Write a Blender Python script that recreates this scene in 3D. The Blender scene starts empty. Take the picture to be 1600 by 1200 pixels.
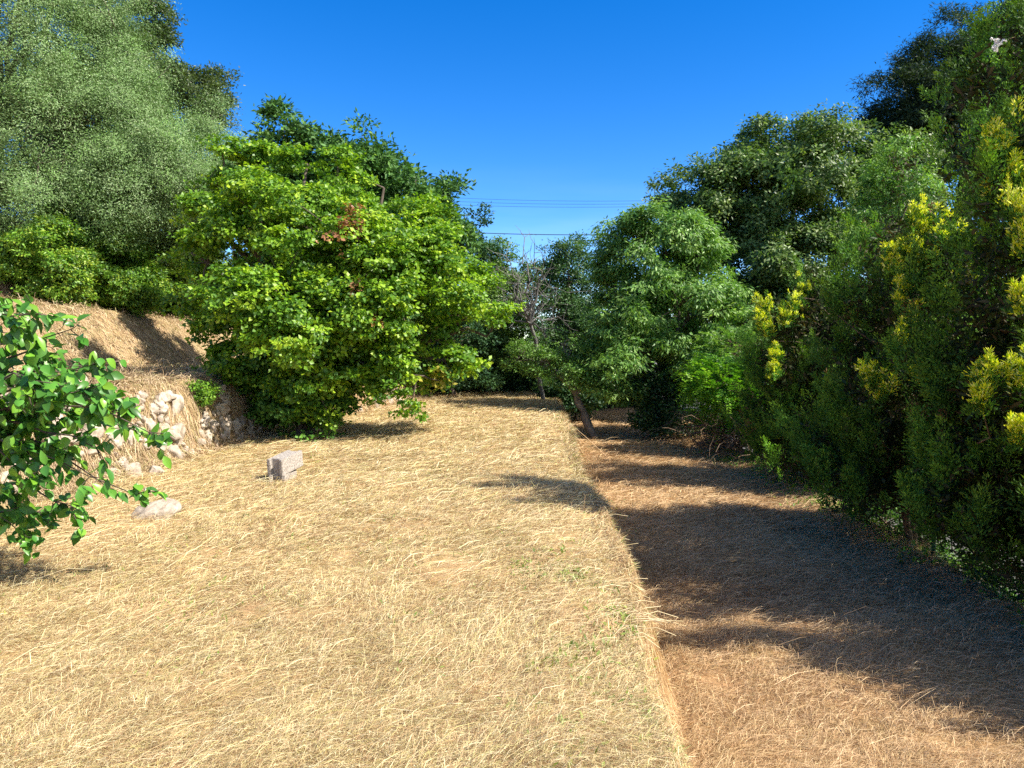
import bpy, math, numpy as np
from math import radians, sin, cos, pi
S = bpy.context.scene
COL = S.collection

# ---------------------------------------------------------------- camera
F = 1142.0                       # focal length in photo pixels (1600 wide)
EYE = 1.7
PITCH = math.atan(59 / F)
cam = bpy.data.cameras.new('camera'); co = bpy.data.objects.new('camera', cam); COL.objects.link(co)
cam.sensor_width = 36; cam.lens = F / 1600 * 36; cam.clip_start = 0.05; cam.clip_end = 3000
co.location = (0, 0, EYE); co.rotation_euler = (pi / 2 - PITCH, 0, 0)
S.camera = co

# ---------------------------------------------------------------- sky and sun
LX, LY = -1.0, 0.40               # direction the light travels over the ground
SUN_EL = 45.0
az = math.atan2(-LX, -LY)         # towards the sun, clockwise from +Y
w = bpy.data.worlds.new('World'); S.world = w; w.use_nodes = True
nt = w.node_tree; nt.nodes.clear()
out = nt.nodes.new('ShaderNodeOutputWorld'); bg = nt.nodes.new('ShaderNodeBackground')
sky = nt.nodes.new('ShaderNodeTexSky'); sky.sky_type = 'NISHITA'; sky.sun_disc = False
sky.sun_elevation = radians(SUN_EL); sky.sun_rotation = az
sky.air_density = 0.85; sky.dust_density = 0.0; sky.ozone_density = 3.0; sky.altitude = 300
hs = nt.nodes.new('ShaderNodeHueSaturation'); hs.inputs['Hue'].default_value = 0.510; hs.inputs['Value'].default_value = 1.0
# the sky is deepest blue away from the sun and paler round it
tcw = nt.nodes.new('ShaderNodeTexCoord'); vm = nt.nodes.new('ShaderNodeVectorMath'); vm.operation = 'DOT_PRODUCT'
_n = math.hypot(LX, LY); _e = radians(SUN_EL); vm.inputs[1].default_value = (-LX / _n * cos(_e), -LY / _n * cos(_e), sin(_e))
nt.links.new(tcw.outputs['Generated'], vm.inputs[0])
mr = nt.nodes.new('ShaderNodeMapRange'); mr.inputs['From Min'].default_value = .38; mr.inputs['From Max'].default_value = .85
mr.inputs['To Min'].default_value = 1.40; mr.inputs['To Max'].default_value = .3; mr.interpolation_type = 'SMOOTHSTEP'
nt.links.new(vm.outputs['Value'], mr.inputs['Value']); # faint thin haze streaks low in the sky
mpw = nt.nodes.new('ShaderNodeMapping'); mpw.inputs['Scale'].default_value = (2.2, 2.2, 16); nt.links.new(tcw.outputs['Generated'], mpw.inputs[0])
nw = nt.nodes.new('ShaderNodeTexNoise'); nw.inputs['Scale'].default_value = 1.6; nw.inputs['Detail'].default_value = 4; nt.links.new(mpw.outputs[0], nw.inputs[0])
rw = nt.nodes.new('ShaderNodeMapRange'); rw.inputs['From Min'].default_value = .42; rw.inputs['From Max'].default_value = .75; nt.links.new(nw.outputs[0], rw.inputs['Value'])
sx = nt.nodes.new('ShaderNodeSeparateXYZ'); nt.links.new(tcw.outputs['Generated'], sx.inputs[0])
re_ = nt.nodes.new('ShaderNodeMapRange'); re_.inputs['From Min'].default_value = .12; re_.inputs['From Max'].default_value = .24; re_.inputs['To Min'].default_value = .28; re_.inputs['To Max'].default_value = .0
nt.links.new(sx.outputs['Z'], re_.inputs['Value'])
mw = nt.nodes.new('ShaderNodeMath'); mw.operation = 'MULTIPLY'; nt.links.new(rw.outputs[0], mw.inputs[0]); nt.links.new(re_.outputs[0], mw.inputs[1])
m2 = nt.nodes.new('ShaderNodeMath'); m2.operation = 'MULTIPLY_ADD'; m2.inputs[1].default_value = -.55; nt.links.new(mw.outputs[0], m2.inputs[0]); nt.links.new(mr.outputs[0], m2.inputs[2])
m3 = nt.nodes.new('ShaderNodeMath'); m3.operation = 'MULTIPLY_ADD'; m3.inputs[1].default_value = .18; m3.inputs[2].default_value = 1.0; nt.links.new(mw.outputs[0], m3.inputs[0]); nt.links.new(m3.outputs[0], hs.inputs['Value'])
nt.links.new(m2.outputs[0], hs.inputs['Saturation'])
nt.links.new(sky.outputs[0], hs.inputs['Color']); nt.links.new(hs.outputs[0], bg.inputs[0])
nt.links.new(bg.outputs[0], out.inputs[0]); bg.inputs[1].default_value = 0.11
sl = bpy.data.lights.new('sun', 'SUN'); sl.energy = 4.6; sl.angle = radians(0.5); sl.color = (1.0, 0.93, 0.82)
so = bpy.data.objects.new('sun', sl); COL.objects.link(so)
n_ = math.hypot(LX, LY); el = radians(SUN_EL)
from mathutils import Vector
ldir = Vector((LX / n_ * cos(el), LY / n_ * cos(el), -sin(el)))
so.rotation_euler = ldir.to_track_quat('-Z', 'Y').to_euler()
so.location = (20, -10, 30)
S.view_settings.view_transform = 'Standard'; S.view_settings.look = 'None'
S.view_settings.exposure = 1.22; S.view_settings.gamma = 1.0
S.cycles.use_denoising = False
S.cycles.max_bounces = 8; S.cycles.diffuse_bounces = 4; S.cycles.transmission_bounces = 6; S.cycles.glossy_bounces = 2
S.cycles.sample_clamp_indirect = 6

# ---------------------------------------------------------------- helpers
def P(px, py, Z):
    "a point of the place seen at photo pixel (px,py) at depth Z"
    u = (px - 800) / F; v = (600 - py) / F
    dy = cos(PITCH) + v * sin(PITCH); dz = -sin(PITCH) + v * cos(PITCH)
    s = Z / dy
    return np.array((u * s, Z, EYE + dz * s))

def hash2(ix, iy, seed):
    h = (ix.astype(np.int64) * 374761393 + iy.astype(np.int64) * 668265263 + seed * 982451653) & 0x7fffffff
    h = ((h ^ (h >> 13)) * 1274126177) & 0x7fffffff
    return ((h ^ (h >> 16)) & 0xffff) / 65535.0
def vnoise(x, y, seed=0):
    x = np.asarray(x, float); y = np.asarray(y, float)
    ix = np.floor(x); iy = np.floor(y); fx = x - ix; fy = y - iy
    fx = fx * fx * (3 - 2 * fx); fy = fy * fy * (3 - 2 * fy)
    a = hash2(ix, iy, seed); b = hash2(ix + 1, iy, seed); c = hash2(ix, iy + 1, seed); d = hash2(ix + 1, iy + 1, seed)
    return (a * (1 - fx) + b * fx) * (1 - fy) + (c * (1 - fx) + d * fx) * fy
def fbm(x, y, seed=0, o=3):
    r = 0; a = 0.5
    for k in range(o):
        r = r + a * (vnoise(x * 2 ** k, y * 2 ** k, seed + k) - 0.5); a *= 0.5
    return r
def ss(a, b, x):
    t = np.clip((x - a) / (b - a), 0, 1); return t * t * (3 - 2 * t)

def xe(y): return np.interp(y, [0, 3, 3.9, 4.8, 6, 7.8, 9.4, 11, 13, 16, 22, 30], [.45, .67, .74, .84, .88, .95, .93, .99, 1.03, 1.18, 1.34, 1.36])
def xf(y): return np.interp(y, [-5, 0, 6.6, 8.9, 13, 24, 34], [4.2, 4.35, 4.7, 4.9, 5.15, 5.7, 6.2])
def xw(y): return np.interp(y, [0, 6, 9.7, 12.5, 13.6, 15.5, 19.6, 24, 28, 36], [-5.5, -5.3, -5.05, -4.75, -4.75, -4.9, -3.55, -3.3, -3.0, -3.2])
LOW = -0.78
def height(x, y, rough=True):
    x = np.asarray(x, float); y = np.asarray(y, float)
    wob = fbm(y * 1.3, y * 0.0 + 3, 11) * 0.42 + fbm(y * 5, y * 0.0 + 8, 12) * 0.16
    e = xe(y) + wob * (.25 + .75 * ss(2, 6, y))
    wd = np.interp(y, [0, 3, 4.6, 7, 9, 14], [.16, .20, .24, .24, .22, .2])
    z = LOW * np.interp(y, [0, 3, 7], [.62, .68, 1]) * ss(e, e + wd, x)
    z = z - 0.03 * np.exp(-((x - e) / .25) ** 2)
    f = xf(y)
    z = z + 0.07 * np.exp(-((x - f + .25) / .3) ** 2) - 0.32 * ss(f + .05, f + .5, x)
    wl = xw(y) + fbm(y * .8, 7 + y * 0, 5) * .25
    z = z + 1.08 * ss(wl + .05, wl - .55, x)
    b = -8.9 + fbm(y * .5, 2 + y * 0, 9) * .5
    z = z + 1.55 * ss(b, b - 1.9, x)
    z = z + 1.5 * ss(-11.6 + .0 * y, -13.4, x) + 0.22 * np.clip(-13.4 - x, 0, 60)
    z = z + 2.0 * ss(34, 60, y)
    if rough:
        hay = ss(f + .3, f - .2, x)
        z = z + (fbm(x * .7, y * .7, 21) * .10 + fbm(x * 2.6, y * 2.6, 22) * .06 + fbm(x * 9, y * 9, 23, 2) * .028) * hay
        z = z + ss(0, .3, np.clip((z - .1) * (1.0 - z), 0, 1)) * 0 
        bank = ss(-4.6, -5.4, x) * ss(-14, -12, x)
        z = z + (fbm(x * 1.5, y * 1.5, 31) * .30 + fbm(x * 5, y * 5, 33) * .12) * bank
    return z
def H(x, y): return float(height(np.array([x]), np.array([y]))[0])

def mesh_obj(name, verts, faces_flat, nper, mat, parent=None, colors=None, smooth=False):
    "verts (n,3); faces_flat (m,nper) ; nper 3 or 4"
    verts = np.ascontiguousarray(verts, np.float32); f = np.ascontiguousarray(faces_flat, np.int32)
    me = bpy.data.meshes.new(name)
    me.vertices.add(len(verts)); me.vertices.foreach_set('co', verts.ravel())
    m = len(f); me.loops.add(m * nper); me.loops.foreach_set('vertex_index', f.ravel())
    me.polygons.add(m); me.polygons.foreach_set('loop_start', np.arange(0, m * nper, nper, dtype=np.int32))
    if smooth: me.polygons.foreach_set('use_smooth', np.ones(m, bool))
    me.update(calc_edges=True)
    if colors is not None:
        a = me.attributes.new('Col', 'FLOAT_COLOR', 'POINT')
        c = np.ones((len(verts), 4), np.float32); c[:, :3] = colors
        a.data.foreach_set('color', c.ravel())
    me.materials.append(mat)
    o = bpy.data.objects.new(name, me); COL.objects.link(o)
    if parent is not None:
        o.parent = parent; o.matrix_parent_inverse = parent.matrix_basis.inverted() if False else o.matrix_parent_inverse
        off = np.array(parent.location, np.float32)
        if np.any(off):
            verts = verts - off; me.vertices.foreach_set('co', verts.ravel()); me.update()
    return o

def tag(o, label=None, cat=None, group=None, kind=None):
    if label: o['label'] = label
    if cat: o['category'] = cat
    if group: o['group'] = group
    if kind: o['kind'] = kind
    return o
def empty(name, loc, label, cat, group=None):
    o = bpy.data.objects.new(name, None); COL.objects.link(o); o.location = [float(v) for v in loc]; o.empty_display_size = .2
    return tag(o, label, cat, group)

# tubes -------------------------------------------------------------------
class Tubes:
    def __init__(s): s.v = []; s.f = []; s.n = 0
    def add(s, pts, radii, sides=5):
        pts = np.asarray(pts, float); k = len(pts)
        if np.isscalar(radii): radii = [radii] * k
        d = np.gradient(pts, axis=0); d /= np.linalg.norm(d, axis=1)[:, None] + 1e-9
        ref = np.array((0.31, 0.95, 0.05)) if abs(d[0][2]) > .8 else np.array((0, 0, 1.))
        a = np.cross(d, ref); a /= np.linalg.norm(a, axis=1)[:, None] + 1e-9; b = np.cross(d, a)
        th = np.arange(sides) * 2 * pi / sides
        r = np.asarray(radii, float)[:, None, None]
        ring = pts[:, None, :] + r * (a[:, None, :] * np.cos(th)[None, :, None] + b[:, None, :] * np.sin(th)[None, :, None])
        s.v.append(ring.reshape(-1, 3))
        i = np.arange(k - 1)[:, None] * sides; j = np.arange(sides)[None, :]; j2 = (j + 1) % sides
        q = np.stack([i + j, i + j2, i + sides + j2, i + sides + j], -1).reshape(-1, 4) + s.n
        s.f.append(q); s.n += k * sides
    def build(s, name, mat, parent=None):
        return mesh_obj(name, np.concatenate(s.v), np.concatenate(s.f), 4, mat, parent, smooth=True)
def curve(p0, p1, rng, sag=0.0, wig=0.08, n=6, lift=0.0):
    p0 = np.asarray(p0, float); p1 = np.asarray(p1, float); t = np.linspace(0, 1, n)[:, None]
    L = np.linalg.norm(p1 - p0)
    p = p0 + (p1 - p0) * t
    p[:, 2] += (lift - sag) * L * (4 * t * (1 - t))[:, 0]
    p[1:-1] += rng.normal(0, wig * L / n, (n - 2, 3))
    return p

# materials ---------------------------------------------------------------
def newmat(name):
    m = bpy.data.materials.new(name); m.use_nodes = True; t = m.node_tree; t.nodes.clear()
    o = t.nodes.new('ShaderNodeOutputMaterial'); return m, t, o
def leaf_mat(name, rough=.45, trans=.35, tcol=(1.15, 1.25, .45), spec=.4):
    m, t, o = newmat(name)
    at = t.nodes.new('ShaderNodeAttribute'); at.attribute_name = 'Col'
    p = t.nodes.new('ShaderNodeBsdfPrincipled'); p.inputs['Roughness'].default_value = rough
    p.inputs['Specular IOR Level'].default_value = spec
    t.links.new(at.outputs['Color'], p.inputs['Base Color'])
    tr = t.nodes.new('ShaderNodeBsdfTranslucent')
    mul = t.nodes.new('ShaderNodeMix'); mul.data_type = 'RGBA'; mul.blend_type = 'MULTIPLY'; mul.inputs[0].default_value = 1
    mul.inputs[7].default_value = (*tcol, 1)
    t.links.new(at.outputs['Color'], mul.inputs[6]); t.links.new(mul.outputs[2], tr.inputs[0])
    mx = t.nodes.new('ShaderNodeMixShader'); mx.inputs[0].default_value = trans
    t.links.new(p.outputs[0], mx.inputs[1]); t.links.new(tr.outputs[0], mx.inputs[2]); t.links.new(mx.outputs[0], o.inputs[0])
    return m
def noise_mat(name, c1, c2, scale=8, rough=.9, bump=.3, c3=None, stretch=(1, 1, 1), detail=6):
    m, t, o = newmat(name)
    tc = t.nodes.new('ShaderNodeTexCoord'); mp = t.nodes.new('ShaderNodeMapping'); mp.inputs['Scale'].default_value = stretch
    t.links.new(tc.outputs['Object'], mp.inputs[0])
    n = t.nodes.new('ShaderNodeTexNoise'); n.inputs['Scale'].default_value = scale; n.inputs['Detail'].default_value = detail
    n.inputs['Roughness'].default_value = .65
    t.links.new(mp.outputs[0], n.inputs[0])
    r = t.nodes.new('ShaderNodeValToRGB'); e = r.color_ramp.elements
    e[0].position = .33; e[0].color = (*c1, 1); e[1].position = .68; e[1].color = (*c2, 1)
    if c3: x = e.new(.5); x.color = (*c3, 1)
    t.links.new(n.outputs[0], r.inputs[0])
    p = t.nodes.new('ShaderNodeBsdfPrincipled'); p.inputs['Roughness'].default_value = rough; p.inputs['Specular IOR Level'].default_value = .2
    t.links.new(r.outputs[0], p.inputs['Base Color'])
    b = t.nodes.new('ShaderNodeBump'); b.inputs['Strength'].default_value = bump; b.inputs['Distance'].default_value = .02
    t.links.new(n.outputs[0], b.inputs['Height']); t.links.new(b.outputs[0], p.inputs['Normal'])
    t.links.new(p.outputs[0], o.inputs[0])
    return m
M_leaf = leaf_mat('broad_leaf')
M_gloss = leaf_mat('glossy_leaf', rough=.36, trans=.28, spec=.45)
M_ever = leaf_mat('evergreen_leaf', rough=.6, trans=.2, spec=.25)
M_olive = leaf_mat('olive_leaf', rough=.5, trans=.2, tcol=(1.1, 1.1, .7))
M_thuja = leaf_mat('conifer_foliage', rough=.6, trans=.25, tcol=(1.2, 1.2, .3), spec=.2)
M_straw = leaf_mat('straw_blade', rough=.55, trans=.15, tcol=(1, .9, .6), spec=.35)
M_bark = noise_mat('bark', (.035, .028, .022), (.15, .12, .095), 14, bump=.8, stretch=(1, 1, .3))
M_barkpale = noise_mat('pale_bark', (.13, .115, .09), (.32, .29, .25), 16, bump=.6, stretch=(1, 1, .3))
M_greybark = noise_mat('grey_bark', (.10, .10, .09), (.22, .21, .20), 16, bump=.6)
M_twig = noise_mat('dry_twig', (.09, .06, .04), (.26, .19, .13), 20, bump=.5)
M_stone = noise_mat('limestone', (.22, .17, .125), (.54, .47, .38), 9, bump=1.0, c3=(.39, .33, .26))
M_block = noise_mat('concrete_block', (.22, .195, .17), (.47, .43, .385), 45, bump=1.0, c3=(.37, .33, .29), detail=3)
M_road = noise_mat('pale_road', (.10, .10, .105), (.22, .21, .21), 6, bump=.2)
M_fence = noise_mat('green_wire', (.01, .06, .035), (.02, .10, .06), 8, rough=.4, bump=.05)
M_wire = noise_mat('black_cable', (.03, .04, .06), (.05, .06, .08), 3, rough=.5, bump=.02)
M_flower = leaf_mat('white_petal', rough=.5, trans=.25, tcol=(1, 1, 1), spec=.2)

# ---------------------------------------------------------------- ground
def axis(a, b, segs):
    out_ = []
    for lo, hi, st in segs: out_.append(np.arange(lo, hi, st))
    out_.append([b]); return np.unique(np.round(np.concatenate(out_), 4))
gx = axis(-400, 400, [(-400, -60, 34), (-60, -20, 4), (-20, -14.5, .5), (-14.5, -9, .09), (-9, 6.2, .055), (6.2, 20, .6), (20, 60, 4), (60, 400, 34)])
gy = axis(-40, 800, [(-40, -4, 4), (-4, 1.5, .5), (1.5, 14, .055), (14, 30, .13), (30, 60, 1.2), (60, 800, 40)])
GX, GY = np.meshgrid(gx, gy); GZ = height(GX, GY)
nx, ny = len(gx), len(gy)
i = np.arange(ny - 1)[:, None] * nx + np.arange(nx - 1)[None, :]
gf = np.stack([i, i + 1, i + nx + 1, i + nx], -1).reshape(-1, 4)
fr = ss(xf(GY) + .1, xf(GY) - .2, GX)
lowmask = ss(xe(GY) + .1, xe(GY) + .5, GX)
gc = np.empty(GX.shape + (3,))
up_ = np.array((.49, .35, .20)); lo_ = np.array((.44, .29, .16)); bk_ = np.array((.42, .32, .20))
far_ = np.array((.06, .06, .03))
bm = ss(-4.7, -5.3, GX)
gc[:] = up_
gc = gc * (1 - lowmask[..., None]) + lo_ * lowmask[..., None]
gc = gc * (1 - bm[..., None]) + bk_ * bm[..., None]
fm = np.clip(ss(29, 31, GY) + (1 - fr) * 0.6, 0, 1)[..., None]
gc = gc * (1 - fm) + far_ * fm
# ground material: straw litter
m, t, o = newmat('mown_hay_ground')
tc = t.nodes.new('ShaderNodeTexCoord')
def nz(scale, stretch, rot=0, det=5, dist=0.0):
    mp = t.nodes.new('ShaderNodeMapping'); mp.inputs['Scale'].default_value = stretch; mp.inputs['Rotation'].default_value = (0, 0, rot)
    n = t.nodes.new('ShaderNodeTexNoise'); n.inputs['Scale'].default_value = scale; n.inputs['Detail'].default_value = det
    n.inputs['Distortion'].default_value = dist; n.inputs['Roughness'].default_value = .7
    t.links.new(tc.outputs['Object'], mp.inputs[0]); t.links.new(mp.outputs[0], n.inputs[0]); return n.outputs[0]
def mth(op, a, b):
    q = t.nodes.new('ShaderNodeMath'); q.operation = op
    for k, s_ in enumerate((a, b)):
        if isinstance(s_, (int, float)): q.inputs[k].default_value = s_
        else: t.links.new(s_, q.inputs[k])
    return q.outputs[0]
n1 = nz(14, (1, 9, 1), .25, 6, .6); n2 = nz(16, (1, 8, 1), -.5, 6, .5); n3 = nz(1.3, (1, 1, 1), 0, 5); n4 = nz(60, (1, 1, 1), 0, 2)
hh = mth('ADD', mth('MULTIPLY', n1, .4), mth('ADD', mth('MULTIPLY', n2, .35), mth('MULTIPLY', n4, .25)))
rp = t.nodes.new('ShaderNodeValToRGB'); e = rp.color_ramp.elements
e[0].position = .36; e[0].color = (.28, .24, .20, 1); e[1].position = .60; e[1].color = (1.35, 1.3, 1.25, 1)
x_ = e.new(.48); x_.color = (.85, .82, .8, 1)
t.links.new(hh, rp.inputs[0])
rp2 = t.nodes.new('ShaderNodeValToRGB'); e = rp2.color_ramp.elements
e[0].position = .3; e[0].color = (.78, .84, .70, 1); e[1].position = .7; e[1].color = (1.1, 1.0, .95, 1); t.links.new(n3, rp2.inputs[0])
at = t.nodes.new('ShaderNodeAttribute'); at.attribute_name = 'Col'
def mulc(a, b):
    q = t.nodes.new('ShaderNodeMix'); q.data_type = 'RGBA'; q.blend_type = 'MULTIPLY'; q.inputs[0].default_value = 1
    t.links.new(a, q.inputs[6]); t.links.new(b, q.inputs[7]); return q.outputs[2]
c_ = mulc(mulc(at.outputs['Color'], rp.outputs[0]), rp2.outputs[0])
p = t.nodes.new('ShaderNodeBsdfPrincipled'); p.inputs['Roughness'].default_value = .95; p.inputs['Specular IOR Level'].default_value = .1
t.links.new(c_, p.inputs['Base Color'])
b = t.nodes.new('ShaderNodeBump'); b.inputs['Strength'].default_value = .9; b.inputs['Distance'].default_value = .03
t.links.new(hh, b.inputs['Height']); t.links.new(b.outputs[0], p.inputs['Normal']); t.links.new(p.outputs[0], o.inputs[0])
M_ground = m
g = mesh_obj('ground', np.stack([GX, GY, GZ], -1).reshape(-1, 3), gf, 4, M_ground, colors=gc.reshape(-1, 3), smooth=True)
tag(g, 'terraced ground covered in mown dry grass', kind='structure')
# pale road beyond the fence
ry = np.arange(-8, 70, 1.0); rx0 = xf(ry) + .55
rv = []; 
for a, yy in zip(rx0, ry):
    for xx in (a, a + 3, a + 6.5): rv.append((xx, yy, float(height(np.array([xx]), np.array([yy]), False)[0]) + .03))
rv = np.array(rv); k = np.arange(len(ry) - 1)[:, None] * 3 + np.arange(2)[None, :]
rf = np.stack([k, k + 1, k + 4, k + 3], -1).reshape(-1, 4)
tag(mesh_obj('road', rv, rf, 4, M_road), 'pale road beyond the green wire fence', kind='structure')

# ---------------------------------------------------------------- straw
def straw(name, label, seed, n, yr, ypow, xfun, L, W, pal, hang=None, lift=.02, arch=.008, angspread=.5, base_ang=.12):
    rng = np.random.default_rng(seed)
    u = rng.random(n); y = (yr[0] ** (1 - ypow) + u * (yr[1] ** (1 - ypow) - yr[0] ** (1 - ypow))) ** (1 / (1 - ypow)) if ypow != 1 else yr[0] * (yr[1] / yr[0]) ** u
    x0, x1 = xfun(y); x = x0 + (x1 - x0) * rng.random(n)
    d_ = vnoise(x * 2.2, y * 2.2, seed + 5) + .5 * vnoise(x * 6, y * 6, seed + 6)
    keep = rng.random(n) < np.clip(d_ * 1.7 - .34, .10, 1); x, y = x[keep], y[keep]; n = len(x)
    ang = base_ang + (vnoise(x * .9, y * .9, seed + 1) - .5) * 1.6 + (vnoise(x * 5, y * 5, seed + 2) - .5) * 2.0 + rng.normal(0, angspread, n)
    sc = np.clip(y / 7, .5, 2.6)
    Ln = rng.lognormal(math.log(L), .45, n) * np.clip(sc, .75, 1.35); Wn = W * rng.uniform(.6, 1.5, n) * sc
    dx = np.cos(ang) * Ln / 2; dy = np.sin(ang) * Ln / 2
    A = np.stack([x - dx, y - dy], 1); B = np.stack([x + dx, y + dy], 1); Cn = np.stack([x, y], 1)
    bend = rng.normal(0, .06, n) * Ln; Cn[:, 0] -= np.sin(ang) * bend; Cn[:, 1] += np.cos(ang) * bend
    zc = height(Cn[:, 0], Cn[:, 1]); rf_ = zc - height(Cn[:, 0], Cn[:, 1], False)
    za = height(A[:, 0], A[:, 1], False) + rf_; zb = height(B[:, 0], B[:, 1], False) + rf_
    h0 = rng.exponential(lift, n) + .002
    up = rng.random(n) < .05
    ha = h0 * .6; hb = h0 + up * rng.random(n) * Ln * .35; hc = h0 + rng.random(n) * arch
    zc = np.maximum(zc, (za + zb) / 2)
    pA = np.column_stack([A, za + ha]); pB = np.column_stack([B, zb + hb]); pC = np.column_stack([Cn, zc + hc])
    roll = rng.normal(0, .7, n)
    wv = np.column_stack([-np.sin(ang) * np.cos(roll), np.cos(ang) * np.cos(roll), np.sin(roll)]) * Wn[:, None] / 2
    V = np.stack([pA - wv * .8, pA + wv * .8, pC - wv, pC + wv, pB - wv * .4, pB + wv * .4], 1).reshape(-1, 3)
    k = np.arange(n)[:, None] * 6
    Fc = np.concatenate([k + np.array([0, 2, 3, 1]), k + np.array([2, 4, 5, 3])])
    pal = np.array(pal); 
    pn = vnoise(x * 1.1, y * 1.1, seed + 9) * .4 + rng.random(n) * .8 - .1
    ci = np.clip((pn * len(pal)).astype(int), 0, len(pal) - 1)
    c = pal[ci] * rng.uniform(.65, 1.25, n)[:, None]
    o = mesh_obj(name, V, Fc, 4, M_straw, colors=np.repeat(c, 6, 0))
    return tag(o, label, kind='stuff')
PU = [(.17, .095, .045), (.42, .28, .135), (.62, .475, .245), (.74, .61, .35), (.52, .46, .18), (.85, .76, .48), (.54, .36, .185), (.70, .60, .31), (.25, .155, .08), (.38, .23, .12)]
PL = [(.24, .135, .065), (.44, .275, .135), (.60, .405, .215), (.74, .55, .315), (.48, .35, .165), (.62, .415, .22)]
PB = [(.20, .12, .07), (.40, .28, .16), (.54, .41, .25), (.66, .53, .34), (.36, .32, .14), (.30, .20, .12)]
straw('straw', 'mown dry yellow grass lying over the upper terrace', 1, 950000, (1.9, 27), 1.5,
      lambda y: (np.maximum(xw(y) + .1, -.95 * y - .3), xe(y) + .12), .066, .0026, PU, angspread=.95)
straw('straw', 'mown brown hay lying over the lower terrace', 2, 420000, (2.4, 27), 1.4,
      lambda y: (xe(y) + .3, np.minimum(xf(y) + .05, .95 * y + .5)), .08, .0028, PL, angspread=.9)
straw('straw', 'long pale stalks raked flat across the upper terrace', 6, 60000, (2.0, 20), 1.4,
      lambda y: (np.maximum(xw(y) + .1, -.95 * y - .3), xe(y) + .02), .16, .0028, PU[2:8], angspread=.4, lift=.03)
straw('straw', 'long brown stalks lying flat across the lower terrace', 7, 30000, (2.4, 20), 1.4,
      lambda y: (xe(y) + .3, np.minimum(xf(y) + .05, .95 * y + .5)), .18, .003, PL[1:], angspread=.45, lift=.03, base_ang=-.15)
straw('straw', 'dry grass covering the low step between the two terraces', 4, 50000, (2.0, 24), 1.5,
      lambda y: (xe(y) - .03, xe(y) + .5), .08, .0028, PU[:3] + PL, base_ang=1.4, angspread=.8)
straw('straw', 'dry grass hanging over the banks on the left', 3, 210000, (7.5, 26), .9,
      lambda y: (np.maximum(-14.2, -.9 * y), xw(y) + .2), .085, .004, PB, angspread=1.5, lift=.04, arch=.02)

# ---------------------------------------------------------------- foliage generators
def unit(v): return v / (np.linalg.norm(v, axis=-1, keepdims=True) + 1e-9)
def lobe_points(rng, lobes, n, shell=.35, rough=.22, inner=.12):
    "points through the outer shell of a union of ellipsoids, with outward directions"
    L = np.array(lobes, float); w_ = (L[:, 3] * L[:, 5]) ; w_ = w_ / w_.sum()
    P_, N_ = [], []
    tot = 0
    while tot < n:
        m_ = n * 2
        li = rng.choice(len(L), m_, p=w_); d = unit(rng.normal(size=(m_, 3)))
        az_ = np.arctan2(d[:, 1], d[:, 0])
        bump = 1 + rough * (vnoise(az_ * 2.6 + li * 7.3, d[:, 2] * 3.2 + li, 77) - .55) * 2 + rough * .7 * (vnoise(az_ * 7 + li * 3, d[:, 2] * 8, 78) - .5)
        r = np.where(rng.random(m_) < inner, rng.random(m_) ** .5, 1 - shell * rng.random(m_) ** 1.6) * bump
        p_ = L[li, :3] + d * r[:, None] * L[li, 3:6]
        ins = np.zeros(m_, bool)
        for q in L:
            dd = np.linalg.norm((p_ - q[:3]) / q[3:6], axis=1); ins |= dd < (1 - shell) * .82
        keepin = rng.random(m_) < inner
        ok = ~ins | keepin
        gz = height(p_[:, 0], p_[:, 1], False)
        ok &= p_[:, 2] > gz + .05
        P_.append(p_[ok]); N_.append(unit(d / L[li, 3:6])[ok]); tot += ok.sum()
    return np.concatenate(P_)[:n], np.concatenate(N_)[:n]
def leaf_mesh(name, rng, pos, nor, dirv, L, W, col, mat, parent, fold=.15, cup=0.0):
    n = len(pos)
    dirv = unit(dirv - nor * (dirv * nor).sum(1)[:, None]); side = np.cross(dirv, nor)
    L = L[:, None]; W = W[:, None]
    base = pos; tip = pos + dirv * L; mid = pos + dirv * L * .42
    a = mid - side * W / 2 + nor * W * fold; b_ = mid + side * W / 2 + nor * W * fold
    V = np.stack([base, a, tip, b_], 1).reshape(-1, 3)
    k = np.arange(n)[:, None] * 4
    Fc = np.concatenate([k + np.array([0, 1, 2]), k + np.array([0, 2, 3])])
    return mesh_obj(name, V, Fc, 3, mat, parent, colors=np.repeat(col, 4, 0))
def pick(rng, pal, n, jit=.18, cl=None):
    pal = np.array(pal); i_ = rng.integers(0, len(pal), n)
    if cl is not None: i_ = np.where(rng.random(n) < .6, cl % len(pal), i_)
    return pal[i_] * rng.uniform(1 - jit, 1 + jit, (n, 1)) * rng.uniform(.95, 1.05, (n, 3))
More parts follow.
